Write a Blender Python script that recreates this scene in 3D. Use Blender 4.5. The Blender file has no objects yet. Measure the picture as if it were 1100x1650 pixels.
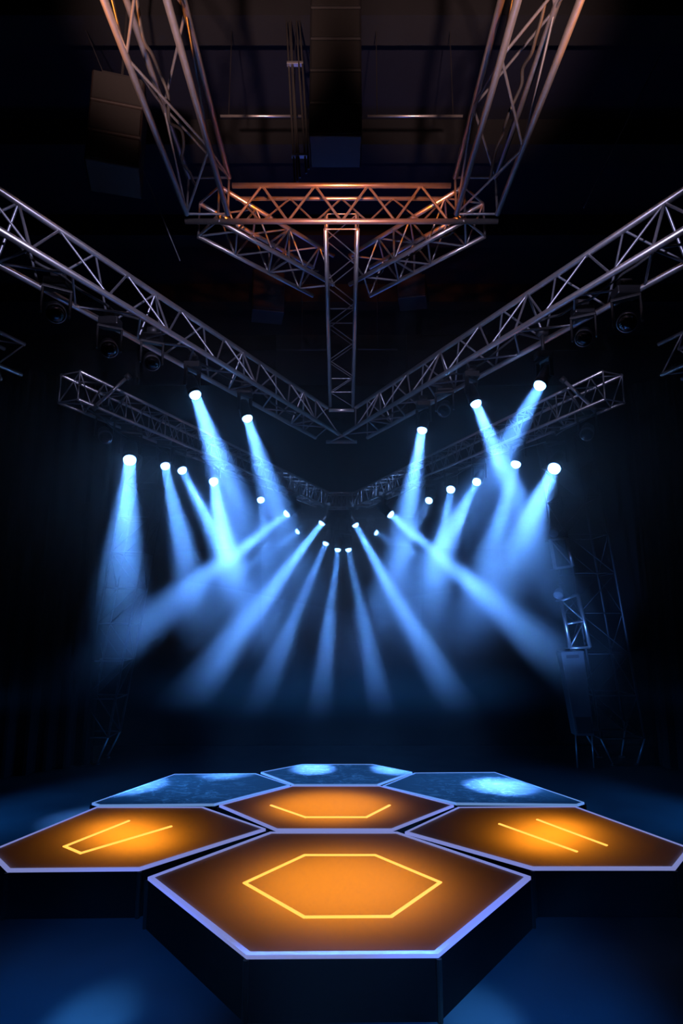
import bpy, bmesh, math, random
from mathutils import Vector, Matrix
random.seed(7)
S = bpy.context.scene
COL = S.collection
# ---------------------------------------------------------------- camera
F, HOR, CX, CY = 950.0, 990.0, 550.0, 825.0
TH = math.atan((HOR - CY) / F)
ZC = 3.54            # camera height over the floor
DECK = 0.54          # top of the platforms
cam = bpy.data.cameras.new('camera'); co = bpy.data.objects.new('camera', cam); COL.objects.link(co)
co.location = (0, 0, ZC); co.rotation_euler = (math.pi / 2 + TH, 0, 0)
cam.sensor_fit = 'VERTICAL'; cam.sensor_height = 24; cam.lens = F / 1650 * 24
cam.clip_start = 0.05; cam.clip_end = 200
S.camera = co
ct, st = math.cos(TH), math.sin(TH)
def ray(x, y):
    u, v = (x - CX) / F, (CY - y) / F
    return Vector((u, ct - v * st, st + v * ct))
def on_z(x, y, z):
    r = ray(x, y); return Vector((0, 0, ZC)) + r * ((z - ZC) / r.z)
def on_y(x, y, Y):
    r = ray(x, y); return Vector((0, 0, ZC)) + r * (Y / r.y)
def proj(p):
    d = Vector(p) - Vector((0, 0, ZC))
    a = d.y * ct + d.z * st; b = -d.y * st + d.z * ct
    return CX + F * d.x / a, CY - F * b / a

# ---------------------------------------------------------------- materials
def mat(name):
    m = bpy.data.materials.new(name); m.use_nodes = True
    return m, m.node_tree.nodes, m.node_tree.links, m.node_tree.nodes['Principled BSDF']
def simple(name, col, rough=0.5, metal=0.0, var=0.25, scale=6, bump=0.0, spec=0.5):
    m, n, l, b = mat(name)
    tc = n.new('ShaderNodeTexCoord'); nz = n.new('ShaderNodeTexNoise')
    nz.inputs['Scale'].default_value = scale; nz.inputs['Detail'].default_value = 4
    l.new(tc.outputs['Object'], nz.inputs['Vector'])
    mx = n.new('ShaderNodeMix'); mx.data_type = 'RGBA'
    mx.inputs['A'].default_value = (*[c * (1 - var) for c in col], 1)
    mx.inputs['B'].default_value = (*[min(1, c * (1 + var)) for c in col], 1)
    l.new(nz.outputs['Fac'], mx.inputs['Factor']); l.new(mx.outputs['Result'], b.inputs['Base Color'])
    b.inputs['Roughness'].default_value = rough; b.inputs['Metallic'].default_value = metal
    b.inputs['Specular IOR Level'].default_value = spec
    if bump:
        bp = n.new('ShaderNodeBump'); bp.inputs['Strength'].default_value = bump
        l.new(nz.outputs['Fac'], bp.inputs['Height']); l.new(bp.outputs['Normal'], b.inputs['Normal'])
    return m
def glow(name, col, strength):
    m, n, l, b = mat(name)
    b.inputs['Base Color'].default_value = (*col, 1)
    b.inputs['Emission Color'].default_value = (*col, 1); b.inputs['Emission Strength'].default_value = strength
    return m
M = {}
M['alu'] = simple('brushed_aluminium', (.62, .60, .60), .34, .9, .2, 14)
M['alu_dark'] = simple('dull_aluminium', (.34, .35, .38), .42, .85, .2, 14)
M['black_metal'] = simple('black_powder_coat', (.012, .012, .013), .5, 0, .3, 20)
M['black_plastic'] = simple('black_plastic', (.009, .009, .010), .35, 0, .3, 20)
M['rubber'] = simple('black_rubber', (.03, .03, .03), .45, 0, .2, 20)
M['cabinet_blue'] = simple('cabinet_grey', (.07, .075, .085), .5, 0, .2, 8)
M['tower_faint'] = simple('dark_steel', (.05, .055, .065), .5, .6, .2, 14)  # even dark tone that keeps the towers faint
M['chrome'] = simple('steel', (.55, .55, .57), .25, .95, .1, 20)
M['skirt'] = simple('platform_black', (.0012, .001, .001), .8, 0, .3, 3, spec=.02)
M['post'] = simple('platform_corner', (.012, .006, .004), .6, 0, .3, 8, spec=.1)
M['cabinet'] = simple('cabinet_dark', (.006, .0065, .008), .55, 0, .3, 10)
M['speaker_red'] = simple('speaker_dark', (.006, .003, .0026), .55, 0, .3, 10)
M['grille'] = simple('speaker_grille', (.004, .004, .004), .8, 0, .4, 60)
M['drape'] = simple('black_drape', (.004, .004, .005), .95, 0, .3, 5, spec=.1)
M['wall'] = simple('black_wall', (.004, .005, .006), .9, 0, .4, 2, spec=.1)
M['ceiling'] = simple('dark_ceiling', (.003, .0045, .012), .8, 0, .4, .8, spec=.2)
M['joist'] = simple('dark_joist', (.008, .009, .011), .8, 0, .3, 2, spec=.2)
M['lens'] = glow('lamp_lens', (.16, .42, 1.0), 24)
M['dead_lens'] = simple('dark_lens', (.01, .01, .014), .08, 0, .1, 10, spec=.8)
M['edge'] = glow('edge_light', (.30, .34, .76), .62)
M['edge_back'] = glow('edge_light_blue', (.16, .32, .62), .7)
M['led'] = glow('orange_led', (1.0, .47, .07), 1.6)
# floor: dark glossy painted boards with slight wear
m, n, l, b = mat('stage_floor'); M['floor'] = m
tc = n.new('ShaderNodeTexCoord'); nz = n.new('ShaderNodeTexNoise'); nz.inputs['Scale'].default_value = 1.3; nz.inputs['Detail'].default_value = 8
l.new(tc.outputs['Object'], nz.inputs['Vector'])
cr = n.new('ShaderNodeMapRange'); cr.inputs['To Min'].default_value = .32; cr.inputs['To Max'].default_value = .52
l.new(nz.outputs['Fac'], cr.inputs['Value']); l.new(cr.outputs['Result'], b.inputs['Roughness'])
mx = n.new('ShaderNodeMix'); mx.data_type = 'RGBA'; mx.inputs['A'].default_value = (.028, .030, .034, 1); mx.inputs['B'].default_value = (.05, .053, .06, 1)
l.new(nz.outputs['Fac'], mx.inputs['Factor']); l.new(mx.outputs['Result'], b.inputs['Base Color'])
# deck of the dark platforms: scuffed
def scuffed():
    m, n, l, b = mat('scuffed_deck')
    tc = n.new('ShaderNodeTexCoord')
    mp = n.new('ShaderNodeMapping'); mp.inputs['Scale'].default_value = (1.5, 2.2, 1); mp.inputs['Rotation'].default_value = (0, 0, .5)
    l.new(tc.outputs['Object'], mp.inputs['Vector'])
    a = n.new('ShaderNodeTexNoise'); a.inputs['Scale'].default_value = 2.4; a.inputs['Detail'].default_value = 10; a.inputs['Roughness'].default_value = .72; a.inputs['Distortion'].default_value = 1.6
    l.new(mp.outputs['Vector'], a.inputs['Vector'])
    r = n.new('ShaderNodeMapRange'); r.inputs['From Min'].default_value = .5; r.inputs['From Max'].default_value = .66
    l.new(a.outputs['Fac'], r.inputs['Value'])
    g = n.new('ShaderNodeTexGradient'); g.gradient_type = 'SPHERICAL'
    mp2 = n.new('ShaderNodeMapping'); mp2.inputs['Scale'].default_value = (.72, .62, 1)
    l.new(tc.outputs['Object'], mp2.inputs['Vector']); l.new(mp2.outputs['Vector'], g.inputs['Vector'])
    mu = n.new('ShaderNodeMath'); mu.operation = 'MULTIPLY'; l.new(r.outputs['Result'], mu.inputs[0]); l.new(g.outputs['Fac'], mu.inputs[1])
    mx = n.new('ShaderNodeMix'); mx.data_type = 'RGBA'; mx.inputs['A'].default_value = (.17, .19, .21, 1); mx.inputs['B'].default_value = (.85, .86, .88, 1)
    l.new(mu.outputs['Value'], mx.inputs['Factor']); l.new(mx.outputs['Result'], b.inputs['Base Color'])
    b.inputs['Roughness'].default_value = .5
    return m
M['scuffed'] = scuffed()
# frosted, back-lit deck sheet
m, n, l, b = mat('frosted_deck'); M['frosted'] = m
b.inputs['Base Color'].default_value = (.014, .012, .013, 1); b.inputs['Roughness'].default_value = .6; b.inputs['Specular IOR Level'].default_value = .02
tr = n.new('ShaderNodeBsdfTranslucent'); tr.inputs['Color'].default_value = (.8, .8, .8, 1)
ms = n.new('ShaderNodeMixShader'); ms.inputs['Fac'].default_value = .55
l.new(b.outputs['BSDF'], ms.inputs[1]); l.new(tr.outputs['BSDF'], ms.inputs[2])
l.new(ms.outputs['Shader'], n['Material Output'].inputs['Surface'])

# ---------------------------------------------------------------- mesh helpers
class MB:
    def __init__(s): s.v = []; s.f = []
    def tube(s, a, b, r, n=8, cap=True, r2=None):
        a, b = Vector(a), Vector(b); d = (b - a).normalized(); r2 = r if r2 is None else r2
        u = d.orthogonal().normalized(); w = d.cross(u); k = len(s.v)
        for p, rr in ((a, r), (b, r2)):
            for i in range(n):
                t = 2 * math.pi * i / n
                s.v.append(p + (u * math.cos(t) + w * math.sin(t)) * rr)
        for i in range(n):
            j = (i + 1) % n; s.f.append((k + i, k + j, k + n + j, k + n + i))
        if cap: s.f.append(tuple(range(k + n - 1, k - 1, -1))); s.f.append(tuple(range(k + n, k + 2 * n)))
        return s
    def path(s, pts, r, n=6):
        k0 = len(s.v); pts = [Vector(p) for p in pts]
        for i, p in enumerate(pts):
            d = (pts[min(i + 1, len(pts) - 1)] - pts[max(i - 1, 0)]).normalized()
            u = d.cross(Vector((.13, .21, .97))).normalized(); w = d.cross(u)
            for q in range(n):
                t = 2 * math.pi * q / n; s.v.append(p + (u * math.cos(t) + w * math.sin(t)) * r)
        for i in range(len(pts) - 1):
            for q in range(n):
                j = (q + 1) % n; a = k0 + i * n; s.f.append((a + q, a + j, a + n + j, a + n + q))
        s.f.append(tuple(range(k0 + n - 1, k0 - 1, -1))); e = k0 + (len(pts) - 1) * n; s.f.append(tuple(range(e, e + n)))
        return s
    def box(s, c, sz, R=None):
        k = len(s.v); R = R or Matrix.Identity(3)
        for x in (-1, 1):
            for y in (-1, 1):
                for z in (-1, 1):
                    s.v.append(Vector(c) + R @ Vector((x * sz[0] / 2, y * sz[1] / 2, z * sz[2] / 2)))
        for f in ((0, 1, 3, 2), (4, 6, 7, 5), (0, 4, 5, 1), (2, 3, 7, 6), (0, 2, 6, 4), (1, 5, 7, 3)): s.f.append(tuple(k + i for i in f))
        return s
    def lathe(s, prof, n=20, R=None, o=(0, 0, 0), cap=(True, True)):
        # prof: (radius, height) along local z
        k = len(s.v); R = R or Matrix.Identity(3); o = Vector(o)
        for r, z in prof:
            for i in range(n):
                t = 2 * math.pi * i / n; s.v.append(o + R @ Vector((r * math.cos(t), r * math.sin(t), z)))
        for a in range(len(prof) - 1):
            for i in range(n):
                j = (i + 1) % n; s.f.append((k + a * n + i, k + a * n + j, k + (a + 1) * n + j, k + (a + 1) * n + i))
        if cap[0]: s.f.append(tuple(range(k + n - 1, k - 1, -1)))
        e = k + (len(prof) - 1) * n
        if cap[1]: s.f.append(tuple(range(e, e + n)))
        return s
    def prism(s, poly, z0, z1, top=True, bottom=True):
        k = len(s.v); n = len(poly)
        for z in (z0, z1):
            for p in poly: s.v.append(Vector((p[0], p[1], z)))
        for i in range(n):
            j = (i + 1) % n; s.f.append((k + i, k + j, k + n + j, k + n + i))
        if bottom: s.f.append(tuple(range(k + n - 1, k - 1, -1)))
        if top: s.f.append(tuple(range(k + n, k + 2 * n)))
        return s
    def ring(s, outer, inner, z0, z1):
        k = len(s.v); n = len(outer)
        for poly, z in ((outer, z0), (outer, z1), (inner, z1), (inner, z0)):
            for p in poly: s.v.append(Vector((p[0], p[1], z)))
        for a in range(4):
            c = (a + 1) % 4
            for i in range(n):
                j = (i + 1) % n; s.f.append((k + a * n + i, k + a * n + j, k + c * n + j, k + c * n + i))
        return s
    def build(s, name, m, parent=None, smooth=False, origin=None, bevel=0):
        me = bpy.data.meshes.new(name)
        o0 = Vector(origin) if origin is not None else Vector((0, 0, 0))
        me.from_pydata([tuple(v - o0) for v in s.v], [], s.f); me.update()
        bm = bmesh.new(); bm.from_mesh(me); bmesh.ops.recalc_face_normals(bm, faces=bm.faces); bm.to_mesh(me); bm.free()
        if smooth:
            for p in me.polygons: p.use_smooth = len(p.vertices) == 4
        ob = bpy.data.objects.new(name, me); COL.objects.link(ob); ob.location = o0
        if m: me.materials.append(m)
        if parent: ob.parent = parent
        if bevel:
            bv = ob.modifiers.new('bevel', 'BEVEL'); bv.width = bevel; bv.segments = 2; bv.limit_method = 'ANGLE'
        return ob
def tag(o, label, cat, group=None):
    o['label'] = label; o['category'] = cat
    if group: o['group'] = group
    return o
def thing(name, label, cat, loc=(0, 0, 0), group=None):
    o = bpy.data.objects.new(name, None); COL.objects.link(o); o.location = loc; o.empty_display_size = .1
    return tag(o, label, cat, group)
def struct(o): o['kind'] = 'structure'; return o
def part(mb, name, m, root, smooth=False, bevel=0, origin=None, parent=None):
    # vertices are given in world space; parts live in their thing's space
    L = root.location
    mb.v = [v - L for v in mb.v]
    return mb.build(name, m, parent or root, smooth, (Vector(origin) - L) if origin is not None else None, bevel)

# ---------------------------------------------------------------- room
W, YB, YF, HC = 9.2, 17.0, -3.0, 10.4
struct(MB().box((0, (YB + YF) / 2, -.1), (2 * W + .4, YB - YF + .4, .2)).build('floor', M['floor']))
struct(MB().box((0, (YB + YF) / 2, HC + .1), (2 * W + .4, YB - YF + .4, .2)).build('ceiling', M['ceiling']))
struct(MB().box((0, YB + .1, HC / 2), (2 * W + .4, .2, HC)).build('wall_back', M['wall']))
struct(MB().box((0, YF - .1, HC / 2), (2 * W + .4, .2, HC)).build('wall_front', M['wall']))
struct(MB().box((-W - .1, (YB + YF) / 2, HC / 2), (.2, YB - YF, HC)).build('wall_left', M['wall']))
struct(MB().box((W + .1, (YB + YF) / 2, HC / 2), (.2, YB - YF, HC)).build('wall_right', M['wall']))
for i, yy in enumerate((5.6, 7.4, 9.4, 11.6, 13.9)):
    struct(MB().box((0, yy, HC - .2), (2 * W, .35, .4)).build('trim_%d' % (i + 1), M['joist']))

# side drapes with folds
def drape(name, p0, p1, h, label):
    p0, p1 = Vector(p0), Vector(p1); d = p1 - p0; L = d.length; d.normalize(); nrm = Vector((-d.y, d.x, 0))
    mb = MB(); N = int(L / .06)
    fr, bk = [], []
    for i in range(N + 1):
        s = L * i / N; off = .09 * math.sin(s * 2 * math.pi / .42) + .03 * math.sin(s * 9.1)
        fr.append(p0 + d * s + nrm * off); bk.append(p0 + d * s + nrm * (off + .012))
    mb.prism([(v.x, v.y) for v in fr] + [(v.x, v.y) for v in reversed(bk)], .02, h)
    return tag(mb.build(name, M['drape'], smooth=False, origin=(p0 + p1) / 2), label, 'curtain')
a = on_z(-10, 1257, 0); b_ = on_z(150, 1231, 0)
drape('stage_curtain', (a.x - .4, a.y - .4, 0), (b_.x, b_.y, 0), 9.4, 'black stage curtain at the left edge of the floor, behind the left platforms')
a = on_z(1112, 1247, 0); b_ = on_z(1035, 1236, 0)
drape('stage_curtain', (b_.x + .3, b_.y, 0), (a.x + .5, a.y - .5, 0), 9.4, 'black stage curtain at the right edge of the floor, behind the scaffold tower')

# ---------------------------------------------------------------- hexagonal platforms
def poly_in(poly, d):
    n = len(poly); out = []
    area = sum(poly[i][0] * poly[(i + 1) % n][1] - poly[(i + 1) % n][0] * poly[i][1] for i in range(n))
    sg = 1 if area > 0 else -1
    ln = []
    for i in range(n):
        p, q = Vector(poly[i][:2]), Vector(poly[(i + 1) % n][:2]); e = (q - p).normalized()
        nn = Vector((-e.y, e.x)) * sg; ln.append((p + nn * d, e))
    for i in range(n):
        p, e = ln[i - 1]; q, g = ln[i]
        den = e.x * g.y - e.y * g.x
        t = ((q - p).x * g.y - (q - p).y * g.x) / den
        out.append(tuple(p + e * t))
    return out
def led_line(pts, w, z, closed=False):
    # a flat bar of LEDs with real thickness along pts
    mb = MB(); P = [Vector(p[:2]) for p in pts]
    if closed:
        poly = [tuple(p) for p in P]
        return mb.ring(poly_in(poly, -w / 2), poly_in(poly, w / 2), z, z + .012)
    for i in range(len(P) - 1):
        p, q = P[i], P[i + 1]; e = (q - p).normalized(); nn = Vector((-e.y, e.x)) * w / 2
        mb.prism([tuple(p - nn - e * w / 2), tuple(q - nn + e * w / 2), tuple(q + nn + e * w / 2), tuple(p + nn - e * w / 2)], z, z + .012 + i * .0007)
    return mb
def platform(px, label, lit, leds=(), rim=.05, edge='edge', emit=None):
    P = [on_z(x, y, DECK) for x, y in px]; P = [(p.x, p.y) for p in P]
    c = Vector((sum(p[0] for p in P) / len(P), sum(p[1] for p in P) / len(P), 0))
    t = thing('hexagonal_platform', label, 'platform', c, 'hexagonal stage platforms')
    inner = poly_in(P, rim)
    part(MB().ring(P, poly_in(P, .03), 0.0, DECK - .035), 'skirt', M['skirt'], t)
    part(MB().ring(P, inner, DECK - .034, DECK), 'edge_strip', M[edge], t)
    if lit:
        mb = MB(); k = 0
        mb.v = [Vector((p[0], p[1], DECK - .006)) for p in inner]; mb.f = [tuple(range(len(inner)))]
        o = part(mb, 'deck_panel', M['frosted'], t, origin=c + Vector((0, 0, DECK)))
        # the panel is a 3 mm sheet
    else:
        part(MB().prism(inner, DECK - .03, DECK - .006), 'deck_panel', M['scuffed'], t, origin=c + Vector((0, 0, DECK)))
    for i, p in enumerate(P):
        pp = Vector((p[0], p[1], 0)); d = (c - pp); d.z = 0; d.normalize(); q = pp + d * -.004
        part(MB().tube((q.x, q.y, 0), (q.x, q.y, DECK - .036), .028, 8), 'corner_reflection', M['post'], t)  # brown tubes put in for the warm reflections at the skirt corners
    for pts, w, closed in leds:
        W3 = [on_z(x, y, DECK) for x, y in pts]
        part(led_line(W3, w, DECK - .004, closed), 'led_outline' if closed else 'led_strip', M['led'], t)
    if emit:
        (x0, y0), (x1, y1), wid, power, depth = emit
        a, b = on_z(x0, y0, DECK), on_z(x1, y1, DECK)
        la = bpy.data.lights.new('panel_lamp', 'AREA'); la.shape = 'ELLIPSE'
        la.size = (b - a).length; la.size_y = wid; la.energy = power; la.color = (1.0, .28, .012)
        lo = bpy.data.objects.new('panel_lamp', la); COL.objects.link(lo)
        mid = (a + b) / 2; lo.location = (mid.x, mid.y, DECK - depth)
        lo.rotation_euler = (math.pi, 0, -math.atan2(b.y - a.y, b.x - a.x))
    return t
Fv = [(238, 1413), (397, 1539), (706, 1537), (855, 1412), (640, 1340), (435, 1340)]
Cv = [(353, 1297), (445, 1336), (632, 1336), (731, 1297), (612, 1266), (470, 1266)]
Lv = [(-18, 1371), (12, 1401), (225, 1399), (428, 1335), (327, 1300), (155, 1300)]
Rv = [(652, 1340), (858, 1398), (1087, 1398), (1112, 1366), (927, 1299), (738, 1300)]
BLv = [(148, 1293.5), (160, 1297), (345, 1295.5), (467, 1264.5), (412, 1246), (281, 1247)]
BRv = [(616, 1266), (735, 1294), (930, 1296), (941, 1292.5), (797, 1244), (668, 1245)]
Bv = [(420, 1244), (473, 1264), (608, 1264), (664, 1244), (600, 1231), (487, 1231)]
platform(Fv, 'front hexagonal platform, largest, with a complete glowing orange hexagon outline', True,
         [([(394, 1423), (490, 1478), (630, 1477), (709, 1422), (604, 1378), (491, 1378)], .034, True)], .055, 'edge',
         ((405, 1425), (698, 1425), 1.8, 25, .44))
platform(Cv, 'middle hexagonal platform, orange lit, ringed by the six others', True,
         [([(437, 1298), (492, 1317), (590, 1317), (627, 1298)], .034, False)], .028, 'edge',
         ((437, 1299), (627, 1299), 1.45, 17, .30))
platform(Lv, 'left orange lit hexagonal platform with a slanted open glowing outline', True,
         [([(207, 1323), (104, 1364), (130, 1375), (275, 1332)], .034, False)], .036, 'edge',
         ((112, 1369), (290, 1324), .8, 17, .38))
platform(Rv, 'right orange lit hexagonal platform with two glowing slanted lines', True,
         [([(805, 1328), (928, 1372)], .034, False), ([(866, 1321), (976, 1362)], .034, False)], .036, 'edge',
         ((812, 1322), (972, 1368), .8, 17, .38))
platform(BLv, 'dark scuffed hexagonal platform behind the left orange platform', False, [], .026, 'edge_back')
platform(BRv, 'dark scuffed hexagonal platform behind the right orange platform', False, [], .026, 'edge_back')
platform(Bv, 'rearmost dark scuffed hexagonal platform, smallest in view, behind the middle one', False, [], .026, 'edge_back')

# ---------------------------------------------------------------- trusses
def truss(label, a, b, w, h, bays, r=.025, rb=.011, mat_c='alu', tri=False, wires=(), group='lighting trusses', up=Vector((0, 0, 1)), trim=(0, 0), ladder=False):
    """a, b: ends of the centre line of the underside."""
    a, b = Vector(a), Vector(b); d = (b - a).normalized(); s = d.cross(up).normalized(); u = s.cross(d).normalized()
    t = thing('lighting_truss', label, 'truss', (a + b) / 2, group)
    lines = [s * w / 2, -s * w / 2] + ([u * h] if tri else [s * w / 2 + u * h, -s * w / 2 + u * h])
    for o in lines:
        part(MB().tube(a + o, b + o, r, 12), 'chord', M[mat_c], t, smooth=True)
    L = (b - a).length
    faces = [(0, 1), (0, 2), (1, 2)] if tri else [(0, 1), (2, 3), (0, 2), (1, 3)]
    for fi, (i, j) in enumerate(faces):
        for k in range(bays):
            p, q = (i, j) if (k + fi) % 2 else (j, i)
            A = a + d * (L * k / bays) + lines[p]; B = a + d * (L * (k + 1) / bays) + lines[q]
            part(MB().tube(A, B, rb, 6, False), 'brace', M['alu_dark'], t, smooth=True)
            if ladder or k == 0 or (k % 4 == 3):
                A2 = a + d * (L * (k + (0 if k == 0 else 1)) / bays); 
                part(MB().tube(A2 + lines[i], A2 + lines[j], rb * 1.1, 6, False), 'crossbar', M['alu_dark'], t, smooth=True)
    for f in wires:
        p = a.lerp(b, f) + u * h
        part(MB().tube(p, (p.x, p.y, HC - .005), .004, 6), 'suspension_wire', M['black_metal'], t)
    return t
Z1 = ZC + 3.47
truss('left arm of the overhead truss, running towards the camera, pink and orange lit', (-1.18, 1.7, Z1), (-1.18, 4.66, Z1), .36, .36, 4, .024, .010, wires=(.3,))
truss('right arm of the overhead truss, running towards the camera, pink and orange lit', (1.19, 1.7, Z1), (1.19, 4.66, Z1), .36, .36, 4, .024, .010, wires=(.3,))
# cross truss: triangular section, front face upright
def cross():
    t = thing('lighting_truss', 'bright orange cross truss joining the two overhead arms', 'truss', (0, 4.76, Z1), 'lighting trusses')
    L0, L1 = (-1.40, 4.76, Z1), (1.40, 4.76, Z1)
    part(MB().tube(L0, L1, .024, 12), 'chord', M['alu'], t, smooth=True)
    part(MB().tube((-.99, 4.76, Z1 + .36), (.99, 4.76, Z1 + .36), .024, 12), 'chord', M['alu'], t, smooth=True)
    part(MB().tube((-.99, 4.93, Z1 + .36), (.99, 4.93, Z1 + .36), .018, 12), 'chord', M['alu'], t, smooth=True)
    n = 8; xs = [-.96 + 1.92 * i / n for i in range(n + 1)]
    for i in range(n):
        z0, z1 = (Z1, Z1 + .36) if i % 2 == 0 else (Z1 + .36, Z1)
        part(MB().tube((xs[i], 4.76, z0), (xs[i + 1], 4.76, z1), .012, 6, False), 'brace', M['alu'], t, smooth=True)
        y0, y1 = (4.93, 4.77) if i % 2 == 0 else (4.77, 4.93)
        z0, z1 = (Z1 + .36, Z1) if i % 2 == 0 else (Z1, Z1 + .36)
        part(MB().tube((xs[i], y0, z0), (xs[i + 1], y1, z1), .009, 6, False), 'brace', M['alu'], t, smooth=True)
cross()
for sx, side in ((-1, 'left'), (1, 'right')):
    truss('short diagonal truss from the %s overhead corner to the central spine' % side,
          (sx * 1.22, 4.86, Z1), (sx * .20, 5.9, Z1), .32, .34, 7, .022, .010)
truss('narrow spine truss dropping from the cross truss to the tip of the wide V', (0, 4.84, Z1 - .02), (0, 7.2, ZC + 2.62), .29, .22, 9, .02, .006, ladder=False)
# wide V of triangular trusses
ZV = ZC + 2.2
def vline(Y): return -1.985 + (Y - 3.1) * (1.985 - .03) / (7.04 - 3.1)     # inner lower chord
dv = Vector((1.955, 3.94, 0)).normalized(); nv = Vector((-dv.y, dv.x, 0))
for sx, side in ((-1, 'left'), (1, 'right')):
    p0 = Vector((vline(2.2), 2.2, ZV)); p1 = Vector((vline(6.98), 6.98, ZV))
    c0, c1 = p0 + nv * .165, p1 + nv * .165
    c1 = c1 + dv * .06
    if sx > 0: c0.x, c1.x = -c0.x, -c1.x
    truss('%s wing of the wide V truss, running from the frame edge to the middle' % side, c0, c1, .33, .37, 18, .023, .009, tri=True)
# tip plate of the V
t = thing('truss_corner', 'small corner frame joining the two wings of the wide V truss', 'truss', (0, 7.25, ZV))
part(MB().tube((-.2, 7.36, ZV), (.2, 7.36, ZV), .023, 10), 'chord', M['alu'], t, smooth=True)
part(MB().tube((-.05, 7.02, ZV + .01), (.16, 7.34, ZV + .01), .012, 8), 'brace', M['alu'], t, smooth=True)
part(MB().tube((.05, 7.02, ZV - .01), (-.16, 7.34, ZV - .01), .012, 8), 'brace', M['alu'], t, smooth=True)
part(MB().tube((-.16, 7.2, ZV + .37), (.16, 7.2, ZV + .37), .023, 10), 'chord', M['alu'], t, smooth=True)
# rear truss, flat-bottomed V
ZR = ZC + 2.17
R0, R1 = Vector((-3.62, 3.78, ZR)), Vector((-.34, 12.0, ZR))
def rline(t): return R0.lerp(R1, t)
for sx, side in ((-1, 'left'), (1, 'right')):
    for (t0, t1, nb, what) in ((.0, .17, 6, 'outer stub'), (.245, .985, 38, 'long wing')):
        a, b = rline(t0), rline(t1)
        if sx > 0: a.x, b.x = -a.x, -b.x
        truss('%s %s of the rear truss, lit blue, beyond the wide V' % (side, what), a, b, .26, .30, nb, .018, .0075, 'alu', wires=(.5,) if nb < 10 else ())
truss('short middle section of the rear truss, level, straight behind the V tip', (-.34, 12.02, ZR), (.34, 12.02, ZR), .26, .30, 6, .016, .009, 'alu', ladder=True)
# raking pipes on the rear truss
for sx, side, q in ((-1, 'left', ((152, 656), (206, 607))), (1, 'right', ((958, 660), (907, 612)))):
    a = on_y(*q[0], 5.95); b = on_y(*q[1], 5.95)
    t = thing('raking_pipe', 'slanted bare pipe rising from the %s part of the rear truss' % side, 'pipe', a, 'raking pipes')
    part(MB().tube(a, b, .018, 10), 'tube', M['alu'], t, smooth=True)
    d = (b - a).normalized()
    for e in (a, b):
        part(MB().tube(e - d * .03, e + d * .03, .032, 10), 'clamp', M['black_metal'], t, smooth=True)
# ceiling pipe runs near the top
for x0, x1, lab in ((355, 487, 'thin pale pipe under the ceiling, left of the hanging loudspeakers'), (592, 745, 'thin pale pipe under the ceiling, right of the hanging loudspeakers')):
    a, b = on_y(x0, 187, 5.6), on_y(x1, 187, 5.6)
    t = thing('ceiling_pipe', lab, 'pipe', (a + b) / 2, 'ceiling pipes')
    part(MB().tube(a, b, .014, 10), 'tube', M['alu'], t, smooth=True)
    for e in (a.lerp(b, .1), a.lerp(b, .9)):
        part(MB().tube(e, (e.x, e.y, HC - .41 if abs(e.y - 5.6) < .17 else HC - .01), .005, 6), 'hanger', M['black_metal'], t)
for x0, x1, yy, lab in ((445, 527, 527 + 37, 'faint thin pipe left of the central spine truss'), (577, 640, 563, 'faint thin pipe right of the central spine truss')):
    a, b = on_y(x0, yy, 10.2), on_y(x1, yy, 10.2)
    t = thing('ceiling_pipe', lab, 'pipe', (a + b) / 2, 'ceiling pipes')
    part(MB().tube(a, b, .014, 10), 'tube', M['black_metal'], t, smooth=True)
    e = a.lerp(b, .5); part(MB().tube(e, (e.x, e.y, HC - .01), .005, 6), 'hanger', M['black_metal'], t)

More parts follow.
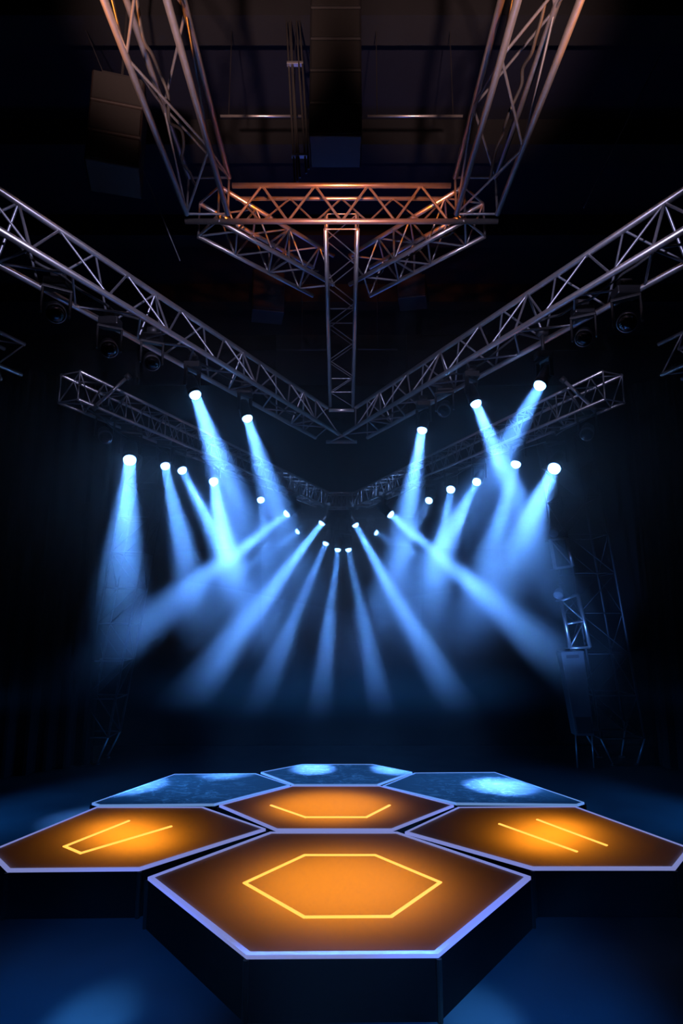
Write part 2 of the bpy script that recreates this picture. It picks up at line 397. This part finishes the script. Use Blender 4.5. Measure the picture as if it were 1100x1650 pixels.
# ---------------------------------------------------------------- moving heads
LIGHTS = []
def moving_head(label, lens, tgt, top_z, lit=True, lr=.07, power=0, half=6.0, group='lit spotlights', spread_mul=1):
    lens, tgt = Vector(lens), Vector(tgt); d = (tgt - lens).normalized()
    L = lr / .07
    piv = lens - d * .16 * L
    root = thing('spotlight', label, 'spotlight', (piv.x, piv.y, top_z), group)
    k = L
    yb = piv.z + .24 * k                          # underside of base
    top_z = max(top_z, yb + .14 * k)
    root.location.z = top_z
    part(MB().box((piv.x, piv.y, yb + .045 * k), (.22 * k, .16 * k, .09 * k)), 'base', M['black_plastic'], root, bevel=.012 * k)
    part(MB().tube((piv.x, piv.y, yb + .09 * k), (piv.x, piv.y, top_z - .02), .014, 8), 'drop_pipe', M['black_metal'], root, smooth=True)
    part(MB().tube((piv.x - .04, piv.y, top_z), (piv.x + .04, piv.y, top_z), .036, 12), 'clamp', M['black_metal'], root, smooth=True)
    # yoke: turned about the vertical so its arms sit either side of the head
    hd = Vector((d.x, d.y, 0))
    if hd.length < 1e-3: hd = Vector((0, -1, 0))
    hd.normalize(); sd = Vector((-hd.y, hd.x, 0)); R = Matrix((sd, hd, Vector((0, 0, 1)))).transposed()
    mb = MB(); aw = .125 * k
    for sg in (-1, 1): mb.box(piv + sd * sg * aw + Vector((0, 0, .085 * k)), (.024 * k, .06 * k, .25 * k), R)
    mb.box((piv.x, piv.y, yb - .015 * k), (.274 * k, .07 * k, .03 * k), R)
    part(mb, 'yoke', M['black_plastic'], root, bevel=.006 * k)
    HR = d.to_track_quat('Z', 'Y').to_matrix()
    head = part(MB().lathe([(.045 * k, -.16 * k), (.078 * k, -.13 * k), (.088 * k, -.05 * k), (.088 * k, .05 * k), (.082 * k, .10 * k), (.086 * k, .125 * k), (.086 * k, .165 * k), (.076 * k, .165 * k), (.076 * k, .140 * k)], 24, HR, piv),
                'head', M['black_plastic'], root, smooth=True)
    l_ = MB().lathe([(.0755 * k, .142 * k), (.076 * k, .172 * k), (.070 * k, .196 * k), (.050 * k, .218 * k), (.02 * k, .228 * k)], 16, HR, piv)
    part(l_, 'lens', M['lens'] if lit else M['dead_lens'], root, smooth=True, parent=head)
    part(MB().lathe([(.087 * k, .10 * k), (.093 * k, .105 * k), (.093 * k, .165 * k), (.086 * k, .168 * k)], 24, HR, piv, (False, False)), 'bezel', M['alu_dark'] if not lit else M['black_metal'], root, smooth=True, parent=head)
    if lit:
        la = bpy.data.lights.new('beam', 'AREA'); la.shape = 'DISK'; la.size = lr * 2; la.spread = math.radians(2 * half)
        la.energy = power; la.color = (.095, .32, 1.0)
        lo = bpy.data.objects.new('beam', la); COL.objects.link(lo)
        lo.location = lens + d * .072 * k; lo.rotation_euler = (-d).to_track_quat('Z', 'Y').to_euler()
        LIGHTS.append(lo)
    return root
def at_truss(kind, x, y):
    """depth of the truss chord that passes over pixel column x"""
    best = None
    for i in range(400):
        f = i / 399
        if kind == 'V':
            Y = 3.1 + f * 3.9; p = Vector((vline(Y), Y, ZV)) + nv * .165
        elif kind == 'R':
            p = rline(f)
        else:
            return 13.6, ZC + 2.2
        if x > CX: p.x = -p.x
        e = abs(proj(p)[0] - x)
        if best is None or e < best[0]: best = (e, p.y, p.z)
    return best[1], best[2]
# px, py, target px, truss, lens radius px, power, half-angle, towards-camera factor, label
P = 1.0
LAMPS = [   # last number: how far the beam comes towards the front per unit of its length across
 (209, 740, 186, 1110, 'R', 11.0, 1.8, 8.5, .55, 'far left lit spotlight with a broad beam falling almost straight down'),
 (266, 750, 312, 960, 'R', 8.0, 1.3, 7, .5, 'lit spotlight second from the left in the lower row under the rear truss'),
 (293, 757, 400, 960, 'R', 8.0, 1.2, 7, .4, 'lit spotlight third from the left in the lower row, beam slanting right'),
 (344, 775, 372, 930, 'R', 8.0, 2.4, 9, .8, 'lit spotlight fourth from the left in the lower row, broad bright short beam'),
 (420, 805, 428, 880, 'R', 6.5, .5, 7, .9, 'small lit spotlight left of centre with a faint short beam straight down'),
 (463, 827, 330, 930, 'R', 7.0, 2.6, 7.5, .2, 'lit spotlight left of centre throwing a bright beam to the lower left'),
 (480, 856, 400, 912, 'B', 5.0, .6, 5, .3, 'small lit spotlight low left of centre with a faint beam to the left'),
 (519, 842, 335, 1085, 'R', 6.0, 2.9, 7, .10, 'lit spotlight with the longest beam to the lower left, left of the middle pair'),
 (525, 875, 425, 1110, 'B', 5.5, 1.0, 6, .28, 'small lit spotlight just left of the lowest middle pair'),
 (544, 885, 512, 1170, 'B', 5.5, 1.0, 6, .25, 'left one of the lowest middle pair of small lit spotlights'),
 (561, 885, 620, 1170, 'B', 5.5, 1.0, 6, .25, 'right one of the lowest middle pair of small lit spotlights'),
 (572, 845, 730, 1130, 'R', 6.0, 2.4, 6.5, .14, 'lit spotlight right of the middle with a long beam to the lower right'),
 (605, 858, 670, 893, 'B', 5.0, .6, 5, .3, 'small lit spotlight right of centre with a faint beam to the right'),
 (628, 828, 845, 1015, 'R', 7.0, 3.2, 7, .2, 'lit spotlight right of centre throwing the brightest beam to the lower right'),
 (691, 806, 650, 890, 'R', 6.5, .6, 7, .85, 'small lit spotlight with a faint beam, fifth from the right in the lower row'),
 (726, 788, 708, 905, 'R', 7.5, 1.2, 7.5, .85, 'lit spotlight fourth from the right in the lower row, beam nearly straight down'),
 (768, 776, 715, 880, 'R', 7.5, 1.1, 7.5, .85, 'lit spotlight third from the right in the lower row, short beam slanting left'),
 (831, 747, 800, 860, 'R', 8.5, 1.3, 9, .4, 'lit spotlight second from the right in the lower row, beside the broad far right one'),
 (893, 754, 812, 930, 'R', 11.0, 2.0, 9.5, .7, 'far right lit spotlight in the lower row with a broad beam to the lower left'),
 (314, 635, 372, 800, 'V', 10.0, 1.5, 9, .25, 'upper left lit spotlight under the wide V truss, beam slanting right'),
 (398, 673, 428, 770, 'V', 9.0, 1.0, 9, .25, 'lit spotlight under the left wing of the V, nearer the middle'),
 (680, 692, 660, 810, 'V', 8.5, 1.4, 8, .25, 'lit spotlight under the right wing of the V, nearest the middle'),
 (766, 649, 825, 790, 'V', 9.5, 1.6, 8, .25, 'lit spotlight under the right wing of the V with a bright beam slanting right'),
 (870, 620, 800, 750, 'V', 10.5, 1.4, 9, .25, 'topmost right lit spotlight under the V, beam slanting left'),
]
POW = 24.0
for (x, y, tx, ty, kind, rpx, pw, half, fw, lab) in LAMPS:
    Y, z = at_truss(kind, x, y)
    lens = on_y(x, y, Y)
    ax = lens.y * ct + (lens.z - ZC) * st
    lr = rpx / F * ax * .82
    Lpl = math.hypot(tx - x, ty - y) / F * ax
    tgt = on_y(tx, ty, max(3.2, Y - fw * Lpl))
    moving_head(lab, lens, tgt, z, True, lr, POW * pw, half)
# rear pipe that carries the lowest lamps
t = thing('rear_pipe', 'dark level pipe behind the rear truss carrying the lowest small spotlights', 'pipe', (0, 13.6, ZC + 2.2))
part(MB().tube((-1.7, 13.6, ZC + 2.235), (1.7, 13.6, ZC + 2.235), .024, 12), 'tube', M['black_metal'], t, smooth=True)
for x in (-1.6, 1.6): part(MB().tube((x, 13.6, ZC + 2.235), (x, 13.6, HC - .0), .006, 6), 'hanger', M['black_metal'], t)
# unlit heads
DARK = [
 (176, 563, 'V', 13, 'unlit spotlight with a pale ring round its lens under the left wing of the V'),
 (90, 505, 'V', 15, 'unlit dark spotlight under the left wing of the V, nearest the frame edge'),
 (245, 585, 'V', 12, 'unlit dark spotlight under the left wing of the V, just left of a lit one'),
 (940, 545, 'V', 13, 'unlit dark spotlight under the right wing of the V, right of the topmost lit one'),
 (1010, 520, 'V', 15, 'unlit dark spotlight under the right wing of the V, nearest the frame edge'),
 (715, 662, 'V', 10, 'unlit dark spotlight between two lit ones under the right wing of the V'),
 (170, 705, 'R', 10, 'unlit dark spotlight hanging left of the far left broad beam'),
 (945, 700, 'R', 10, 'unlit dark spotlight hanging right of the far right broad beam'),
]
for (x, y, kind, rpx, lab) in DARK:
    Y, z = at_truss(kind, x, y)
    lens = on_y(x, y, Y); ax = lens.y * ct + (lens.z - ZC) * st
    tgt = on_y(x + (25 if x < CX else -25), y + 90, Y - 1.2)
    moving_head(lab, lens, tgt, z, False, rpx / F * ax * .8, 0, 6, 'unlit spotlights')

# ---------------------------------------------------------------- cables looping along the trusses
def cable(label, pts, sag, n, r=.008, amp=.06):
    P = [Vector(p) for p in pts]; out = []
    segs = len(P) - 1
    for s in range(segs):
        for i in range(n):
            f = i / n; p = P[s].lerp(P[s + 1], f)
            ph = f * math.pi
            out.append(p + Vector((random.uniform(-amp, amp) * .5, random.uniform(-amp, amp) * .5, -abs(math.sin(ph * 3)) * sag + random.uniform(-amp, amp) * .4)))
    out.append(P[-1])
    # Catmull-Rom smoothing
    sm = []
    for i in range(len(out) - 1):
        p0, p1, p2, p3 = out[max(i - 1, 0)], out[i], out[i + 1], out[min(i + 2, len(out) - 1)]
        for q in range(4):
            u = q / 4
            sm.append(.5 * ((2 * p1) + (p2 - p0) * u + (2 * p0 - 5 * p1 + 4 * p2 - p3) * u * u + (3 * p1 - p0 - 3 * p2 + p3) * u ** 3))
    sm.append(out[-1])
    o = MB().path(sm, r, 6).build('cable', M['rubber'], smooth=True, origin=P[0])
    return tag(o, label, 'cable', 'cables on the trusses')
for sx, side in ((-1, 'left'), (1, 'right')):
    cable('black cable tangled inside the %s arm of the overhead truss' % side, [(sx * 1.2, 2.9, Z1 + .16), (sx * 1.25, 4.5, Z1 + .16)], .08, 14, .012)
    cable('black cable bunched inside the short %s diagonal truss' % side, [(sx * 1.15, 4.95, Z1 + .17), (sx * .25, 5.8, Z1 + .17)], .1, 12, .011)
    a = Vector((vline(3.2), 3.2, ZV + .12)) + nv * .165; b = Vector((vline(6.8), 6.8, ZV + .12)) + nv * .165
    if sx > 0: a.x, b.x = -a.x, -b.x
    cable('black cable looping along inside the %s wing of the wide V truss' % side, [a, b], .1, 30, .010)
    a, b = rline(.27) + Vector((0, 0, -.02)), rline(.97) + Vector((0, 0, -.02))
    if sx > 0: a.x, b.x = -a.x, -b.x
    cable('black cable hanging in shallow loops under the %s wing of the rear truss' % side, [a, b], .12, 34, .009)

# ---------------------------------------------------------------- hanging loudspeakers
def line_array(label, x, y, ztop, n, w, h, d, matn, rot=0, step=0):
    t = thing('line_array_speaker', label, 'loudspeaker', (x, y, ztop)); t.rotation_euler = (0, 0, rot)
    def pt(mb, nm, m, parent=None, **k): return mb.build(nm, m, parent or t, **k)
    pt(MB().box((0, 0, -.03), (w * .7, d * .6, .05)), 'rigging_frame', M['black_metal'])
    pt(MB().tube((0, 0, -.01), (0, 0, HC - ztop), .012, 8), 'chain', M['black_metal'])
    z = -.07
    for i in range(n):
        R = Matrix.Rotation(-step * i, 3, 'X')
        c = Vector((0, -.5 * step * i * i * h * .5, z - h / 2))
        bx = pt(MB().box(c, (w, d, h * .95), R), 'cabinet', M[matn], bevel=.012)
        pt(MB().box(c + R @ Vector((0, -d / 2 - .006, 0)), (w * .92, .012, h * .82), R), 'grille', M['grille'], bx)
        z -= h
    return t
pA = on_y(196, 135, 4.4)
line_array('dim reddish hanging loudspeaker array left of the left overhead arm', pA.x, 4.4, pA.z, 3, .42, .30, .34, 'speaker_red', .25, .05)
pB = on_y(541, -20, 5.0)
line_array('tall black hanging loudspeaker array above the orange cross truss, in front of the ceiling', pB.x, 5.05, pB.z, 5, .5, .36, .4, 'cabinet', 0, .0)
pC = on_y(432, 440, 9.6)
line_array('small black hanging loudspeaker left of the spine truss', pC.x, 9.6, pC.z, 1, .55, .8, .45, 'cabinet', .2, 0)
pD = on_y(664, 448, 9.8)
line_array('small black hanging loudspeaker right of the spine truss', pD.x, 9.8, pD.z, 1, .5, .45, .45, 'cabinet', -.2, 0)
# cable drop truss beside the central array
a, b = on_y(468, -30, 5.5), on_y(486, 300, 5.5)
t = thing('cable_drop', 'dark vertical bundle of cables left of the tall black loudspeaker array', 'cable bundle', a)
for k, off in enumerate((-.07, -.045, -.02, .045, .07)):
    q = [a + Vector((off, 0, 0)), a.lerp(b, .5) + Vector((off + .012 * math.sin(k * 2), .02 * math.cos(k), 0)), b + Vector((off, 0, .05 * k))]
    part(MB().path(q, .011, 8), 'cable', M['rubber'], t, smooth=True)
for f in (.42, .86):
    c = a.lerp(b, f); part(MB().box(c, (.18, .05, .03)), 'cable_tie', M['alu_dark'], t, bevel=.005)
# thin steel wires
for x0, y0, x1, y1, Y, lab in ((232, 278, 290, 420, 5.6, 'thin steel wire slanting down from the dim reddish loudspeaker array'),
                               (985, 245, 940, 335, 6.0, 'thin steel wire slanting right of the right overhead arm')):
    a, b = on_y(x0, y0, Y), on_y(x1, y1, Y)
    # run on up to the ceiling
    d = (a - b).normalized(); top = a + d * ((HC - a.z) / d.z)
    tag(MB().tube(top, b, .006, 6).build('steel_wire', M['alu_dark'], smooth=True, origin=b), lab, 'wire')

# ---------------------------------------------------------------- scaffold towers
def scaffold(label, b0, lean, w, dep, ztop, bays, legs_z, matn, rb=.016):
    """b0: centre of the foot on the floor; lean: sideways shift per metre of height"""
    t = thing('scaffold_tower', label, 'tower', b0, 'scaffold towers')
    def P(sx, sy, z): return Vector((b0.x + sx * w / 2 + lean * z, b0.y + sy * dep / 2, z))
    for sx in (-1, 1):
        for sy in (-1, 1):
            part(MB().tube(P(sx, sy, legs_z), P(sx, sy, ztop), .03, 10), 'post', M[matn], t, smooth=True)
            f = P(sx, sy, 0); f.x -= sx * -.12 * 0
            part(MB().tube(P(sx * .55, sy * .8, 0.03), P(sx, sy, legs_z), .022, 8), 'leg', M['alu_dark'], t, smooth=True)
            part(MB().lathe([(.07, 0), (.07, .02), (.03, .035)], 12, None, P(sx * .55, sy * .8, 0)), 'foot', M['black_metal'], t)
    for k in range(bays + 1):
        z = legs_z + (ztop - legs_z) * k / bays
        for sy in (-1, 1): part(MB().tube(P(-1, sy, z), P(1, sy, z), rb, 8), 'rail', M[matn], t, smooth=True)
        for sx in (-1, 1): part(MB().tube(P(sx, -1, z), P(sx, 1, z), rb, 8), 'rail', M[matn], t, smooth=True)
        if k < bays:
            z2 = legs_z + (ztop - legs_z) * (k + 1) / bays
            s = 1 if k % 2 else -1
            for sy in (-1, 1): part(MB().tube(P(-s, sy, z), P(s, sy, z2), rb * .8, 6), 'brace', M[matn], t, smooth=True)
            for sx in (-1, 1): part(MB().tube(P(sx, -s, z), P(sx, s, z2), rb * .8, 6), 'brace', M[matn], t, smooth=True)
    return t
rb0 = on_z(995, 1226, 0.0)
zt = on_y(900, 690, rb0.y).z
topx = on_y(905, 700, rb0.y)
lean = (topx.x - rb0.x) / topx.z
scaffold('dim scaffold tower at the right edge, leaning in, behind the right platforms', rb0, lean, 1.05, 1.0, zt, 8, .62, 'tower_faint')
lb0 = on_z(150, 1226, 0.0)
tl = on_y(222, 850, lb0.y)
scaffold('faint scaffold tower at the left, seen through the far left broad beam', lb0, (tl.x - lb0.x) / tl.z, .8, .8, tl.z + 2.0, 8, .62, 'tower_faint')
# ladder frames on the front of the right tower
def ladder_frame(q, rungs, lab):
    Y = rb0.y - .85
    c = [on_y(x, y, Y) for x, y in q]     # tl, tr, br, bl
    t = thing('ladder_frame', lab, 'frame', (c[2] + c[3]) / 2, 'ladder frames on the right tower')
    for a, b in ((0, 3), (1, 2)): part(MB().tube(c[a], c[b], .045, 10), 'rail', M['alu'], t, smooth=True)
    for k in range(rungs + 1):
        f = k / rungs; A, B = c[0].lerp(c[3], f), c[1].lerp(c[2], f)
        part(MB().tube(A, B, .03, 8), 'rung', M['alu'], t, smooth=True)
        if k < rungs:
            f2 = (k + 1) / rungs
            part(MB().tube(c[0].lerp(c[3], f), c[1].lerp(c[2], f2), .018, 6) if k % 2 == 0 else MB().tube(c[1].lerp(c[2], f), c[0].lerp(c[3], f2), .018, 6), 'brace', M['alu'], t, smooth=True)
    dep = Vector((0, .33, 0))
    for e in c: part(MB().tube(e, e + dep, .022, 8), 'bracket', M['alu_dark'], t, smooth=True)
ladder_frame([(886, 870), (913, 867), (922, 912), (894, 916)], 1, 'upper blue lit ladder frame on the front of the right scaffold tower')
ladder_frame([(904, 968), (931, 958), (950, 1043), (918, 1044)], 2, 'lower blue lit ladder frame above the tall cabinet on the right tower')
# tall cabinet clamped to the tower
Yc = rb0.y - .75
A, B, C_, D = on_y(903, 1050, Yc), on_y(940, 1048, Yc), on_y(958, 1186, Yc), on_y(928, 1186, Yc)
t = thing('tall_cabinet', 'tall leaning dark blue cabinet standing in front of the right tower', 'cabinet', (C_ + D) / 2)
def slab(q, y0, y1):
    mb = MB(); mb.v = [Vector((p.x, y0, p.z)) for p in q] + [Vector((p.x, y1, p.z)) for p in q]
    mb.f = [(0, 1, 2, 3), (7, 6, 5, 4), (0, 4, 5, 1), (1, 5, 6, 2), (2, 6, 7, 3), (3, 7, 4, 0)]; return mb
part(slab([A, B, C_, D], Yc, Yc + .32), 'body', M['cabinet_blue'], t, bevel=.02)
def quad(f0, f1, g0, g1):
    def pt(f, g): return A.lerp(B, f).lerp(D.lerp(C_, f), g)
    return [pt(f0, g0), pt(f1, g0), pt(f1, g1), pt(f0, g1)]
part(slab(quad(.2, .75, .045, .085), Yc - .012, Yc + .01), 'handle_slot', M['black_metal'], t)
part(slab(quad(.12, .92, .78, .97), Yc - .015, Yc + .01), 'lower_panel', M['black_plastic'], t, bevel=.008)
for f in (.06, .94):
    pp = D.lerp(C_, f); part(MB().tube((pp.x, Yc + .1, pp.z), (pp.x, Yc + .1, .0), .02, 8), 'leg', M['alu_dark'], t, smooth=True)
# small unlit floodlight lamps on the tower
for x, y, lab in ((892, 856, 'small dark floodlight above the upper ladder frame of the right tower'), (900, 955, 'small dark floodlight between the two ladder frames of the right tower')):
    p = on_y(x, y, rb0.y - .8); R = Matrix.Rotation(-.5, 3, 'X')
    t = thing('floodlight', lab, 'floodlight', p)
    part(MB().lathe([(.05, -.12), (.09, -.06), (.12, .1), (.105, .1), (.1, .05)], 16, (Vector((-.4, -.6, -.7)).normalized()).to_track_quat('Z', 'Y').to_matrix(), p), 'can', M['alu_dark'], t, smooth=True)
    part(MB().path([p + Vector((.14, 0, 0)), p + Vector((.14, .05, .16)), p + Vector((.1, .3, .2)), p + Vector((.3, .42, .2))], .012, 8), 'bracket', M['black_metal'], t, smooth=True)

# ---------------------------------------------------------------- light
def spot(name, loc, tgt, energy, col, size, blend=.8, r=.1, vf=1):
    la = bpy.data.lights.new(name, 'SPOT'); la.energy = energy; la.color = col; la.spot_size = math.radians(size); la.spot_blend = blend; la.shadow_soft_size = r
    lo = bpy.data.objects.new(name, la); COL.objects.link(lo); lo.location = loc
    lo.rotation_euler = (Vector(loc) - Vector(tgt)).to_track_quat('Z', 'Y').to_euler()
    return lo
ORANGE = (1, .27, .03)
o = spot('orange_cross_fill', (0, 1.6, 5.7), (0, 4.76, Z1 + .19), 1300, (1, .21, .015), 10, .5, .05); o.scale = (4.4, 1, 1)  # added spot without a fixture, turns the cross truss orange
for sx in (-1, 1):
    spot('pink_arm_fill', (sx * .9, -.9, 3.6), (sx * 1.18, 2.55, Z1 + .1), 4600, (1, .56, .48), 22)  # fill added behind the camera to brighten the overhead arms
    spot('orange_arm_fill', (sx * 2.6, 2.2, 5.2), (sx * 1.3, 3.0, Z1 + .1), 600, ORANGE, 13, .6, .03)  # added unseen spots for the orange stretches on the arms
    o = spot('lavender_v_fill', (sx * .25, .3, 5.55), (sx * 1.15, 4.2, ZV + .22), 620, (.64, .60, 1.0), 12, .6); o.scale = (4.2, 1, 1)  # flattened fill added to lift the wide V truss, no fixture
    spot('rear_truss_fill', (sx * .9, 6.7, 7.9), (sx * .8, 11.2, ZR + .15), 2600, (.24, .45, 1.0), 15, .8)  # fill put in above the haze to bring out the rear truss
    o = spot('lavender_high_fill', (sx * .3, .5, 5.6), (sx * .6, 5.3, Z1 + .16), 380, (.66, .58, .86), 12, .6); o.scale = (2.6, 1, 1)  # second added fill, for the short diagonals and the spine
    p = on_z(140 if sx < 0 else 775, 1672, 0)
    spot('floor_wash', (p.x + sx * .7, 3.3, 2.5), (p.x + sx * .35, p.y + .2, 0), 1250, (.008, .20, 1.0), 50, 1.0)
    p = on_z(140 if sx < 0 else 775, 1652, 0)
    spot('floor_wash', (p.x + sx * .3, 3.3, 2.5), (p.x, p.y, 0), 2900, (.06, .36, 1.0), 15, 1.0)
    spot('rear_floor_fill', (sx * 8.4, 9.6, 1.7), (sx * 4.6, 11.8, 0), 1500, (.02, .26, 1.0), 62, 1.0, .2)  # low fill added in the wings to tint the rear floor blue
    spot('rear_deck_fill', (sx * 8.4, 12.0, 2.0), (sx * 1.2, 11.6, DECK), 4200, (.05, .30, 1.0), 36, 1.0, .2)  # grazing fill added to brighten the dark rear decks
spot('tower_fill', (4.5, 11.0, 1.3), (5.85, rb0.y - .8, 3.5), 1100, (.10, .30, 1.0), 34, .6)  # added blue fill for the ladder frames and cabinet
spot('ceiling_fill', (0, 9.0, 6.5), (0, 8.0, HC), 170, (.05, .10, .6), 150, 1.0, .4)  # dim blue fill added so the ceiling shows

# ---------------------------------------------------------------- haze in the air
wd = bpy.data.worlds.new('world'); S.world = wd; wd.use_nodes = True
n, l = wd.node_tree.nodes, wd.node_tree.links
n['Background'].inputs['Color'].default_value = (0, 0, 0, 1); n['Background'].inputs['Strength'].default_value = 0
geo = n.new('ShaderNodeNewGeometry'); sep = n.new('ShaderNodeSeparateXYZ'); l.new(geo.outputs['Position'], sep.inputs['Vector'])
def mr(src, a, b, c=0.0, d=1.0):
    q = n.new('ShaderNodeMapRange'); q.interpolation_type = 'SMOOTHSTEP'
    for nm, v in (('From Min', a), ('From Max', b), ('To Min', c), ('To Max', d)): q.inputs[nm].default_value = v
    l.new(src, q.inputs['Value']); return q.outputs['Result']
def mul(a, b):
    q = n.new('ShaderNodeMath'); q.operation = 'MULTIPLY'
    for i, v in enumerate((a, b)):
        if isinstance(v, (int, float)): q.inputs[i].default_value = v
        else: l.new(v, q.inputs[i])
    return q.outputs[0]
nz = n.new('ShaderNodeTexNoise'); nz.inputs['Scale'].default_value = .9; nz.inputs['Detail'].default_value = 0
l.new(geo.outputs['Position'], nz.inputs['Vector'])
noise = mr(nz.outputs['Fac'], .3, .7, .6, 1.2)
# the haze bank hangs high over the front of the stage and sinks towards the back
hh = n.new('ShaderNodeMath'); hh.operation = 'MULTIPLY_ADD'; l.new(sep.outputs['Y'], hh.inputs[0]); hh.inputs[1].default_value = .25
l.new(sep.outputs['Z'], hh.inputs[2])
den = mul(mul(mr(hh.outputs[0], 4.5, 6.7, .006, 1.0), mr(sep.outputs['Z'], 5.42, 5.78, 1.0, .002)), mul(mr(sep.outputs['Y'], 3.5, 4.9), noise))
ab = n.new('ShaderNodeMath'); ab.operation = 'ABSOLUTE'; l.new(sep.outputs['X'], ab.inputs[0])
den = mul(mul(den, mr(ab.outputs[0], 2.3, 4.2, 1.0, .04)), .19)
vs = n.new('ShaderNodeVolumeScatter'); vs.inputs['Color'].default_value = (1, 1, 1, 1); vs.inputs['Anisotropy'].default_value = 0.0
l.new(den, vs.inputs['Density']); l.new(vs.outputs['Volume'], n['World Output'].inputs['Volume'])

# ---------------------------------------------------------------- render look
c = S.cycles
c.use_denoising = True; c.use_adaptive_sampling = True; c.adaptive_threshold = .02; c.adaptive_min_samples = 24
c.max_bounces = 5; c.diffuse_bounces = 2; c.glossy_bounces = 3; c.transmission_bounces = 2; c.volume_bounces = 0
c.volume_step_rate = 3.0; c.volume_max_steps = 128
wd.cycles.volume_sampling = "EQUIANGULAR"
c.sample_clamp_indirect = 4
S.view_settings.view_transform = 'Standard'; S.view_settings.look = 'None'; S.view_settings.exposure = 0; S.view_settings.gamma = 1
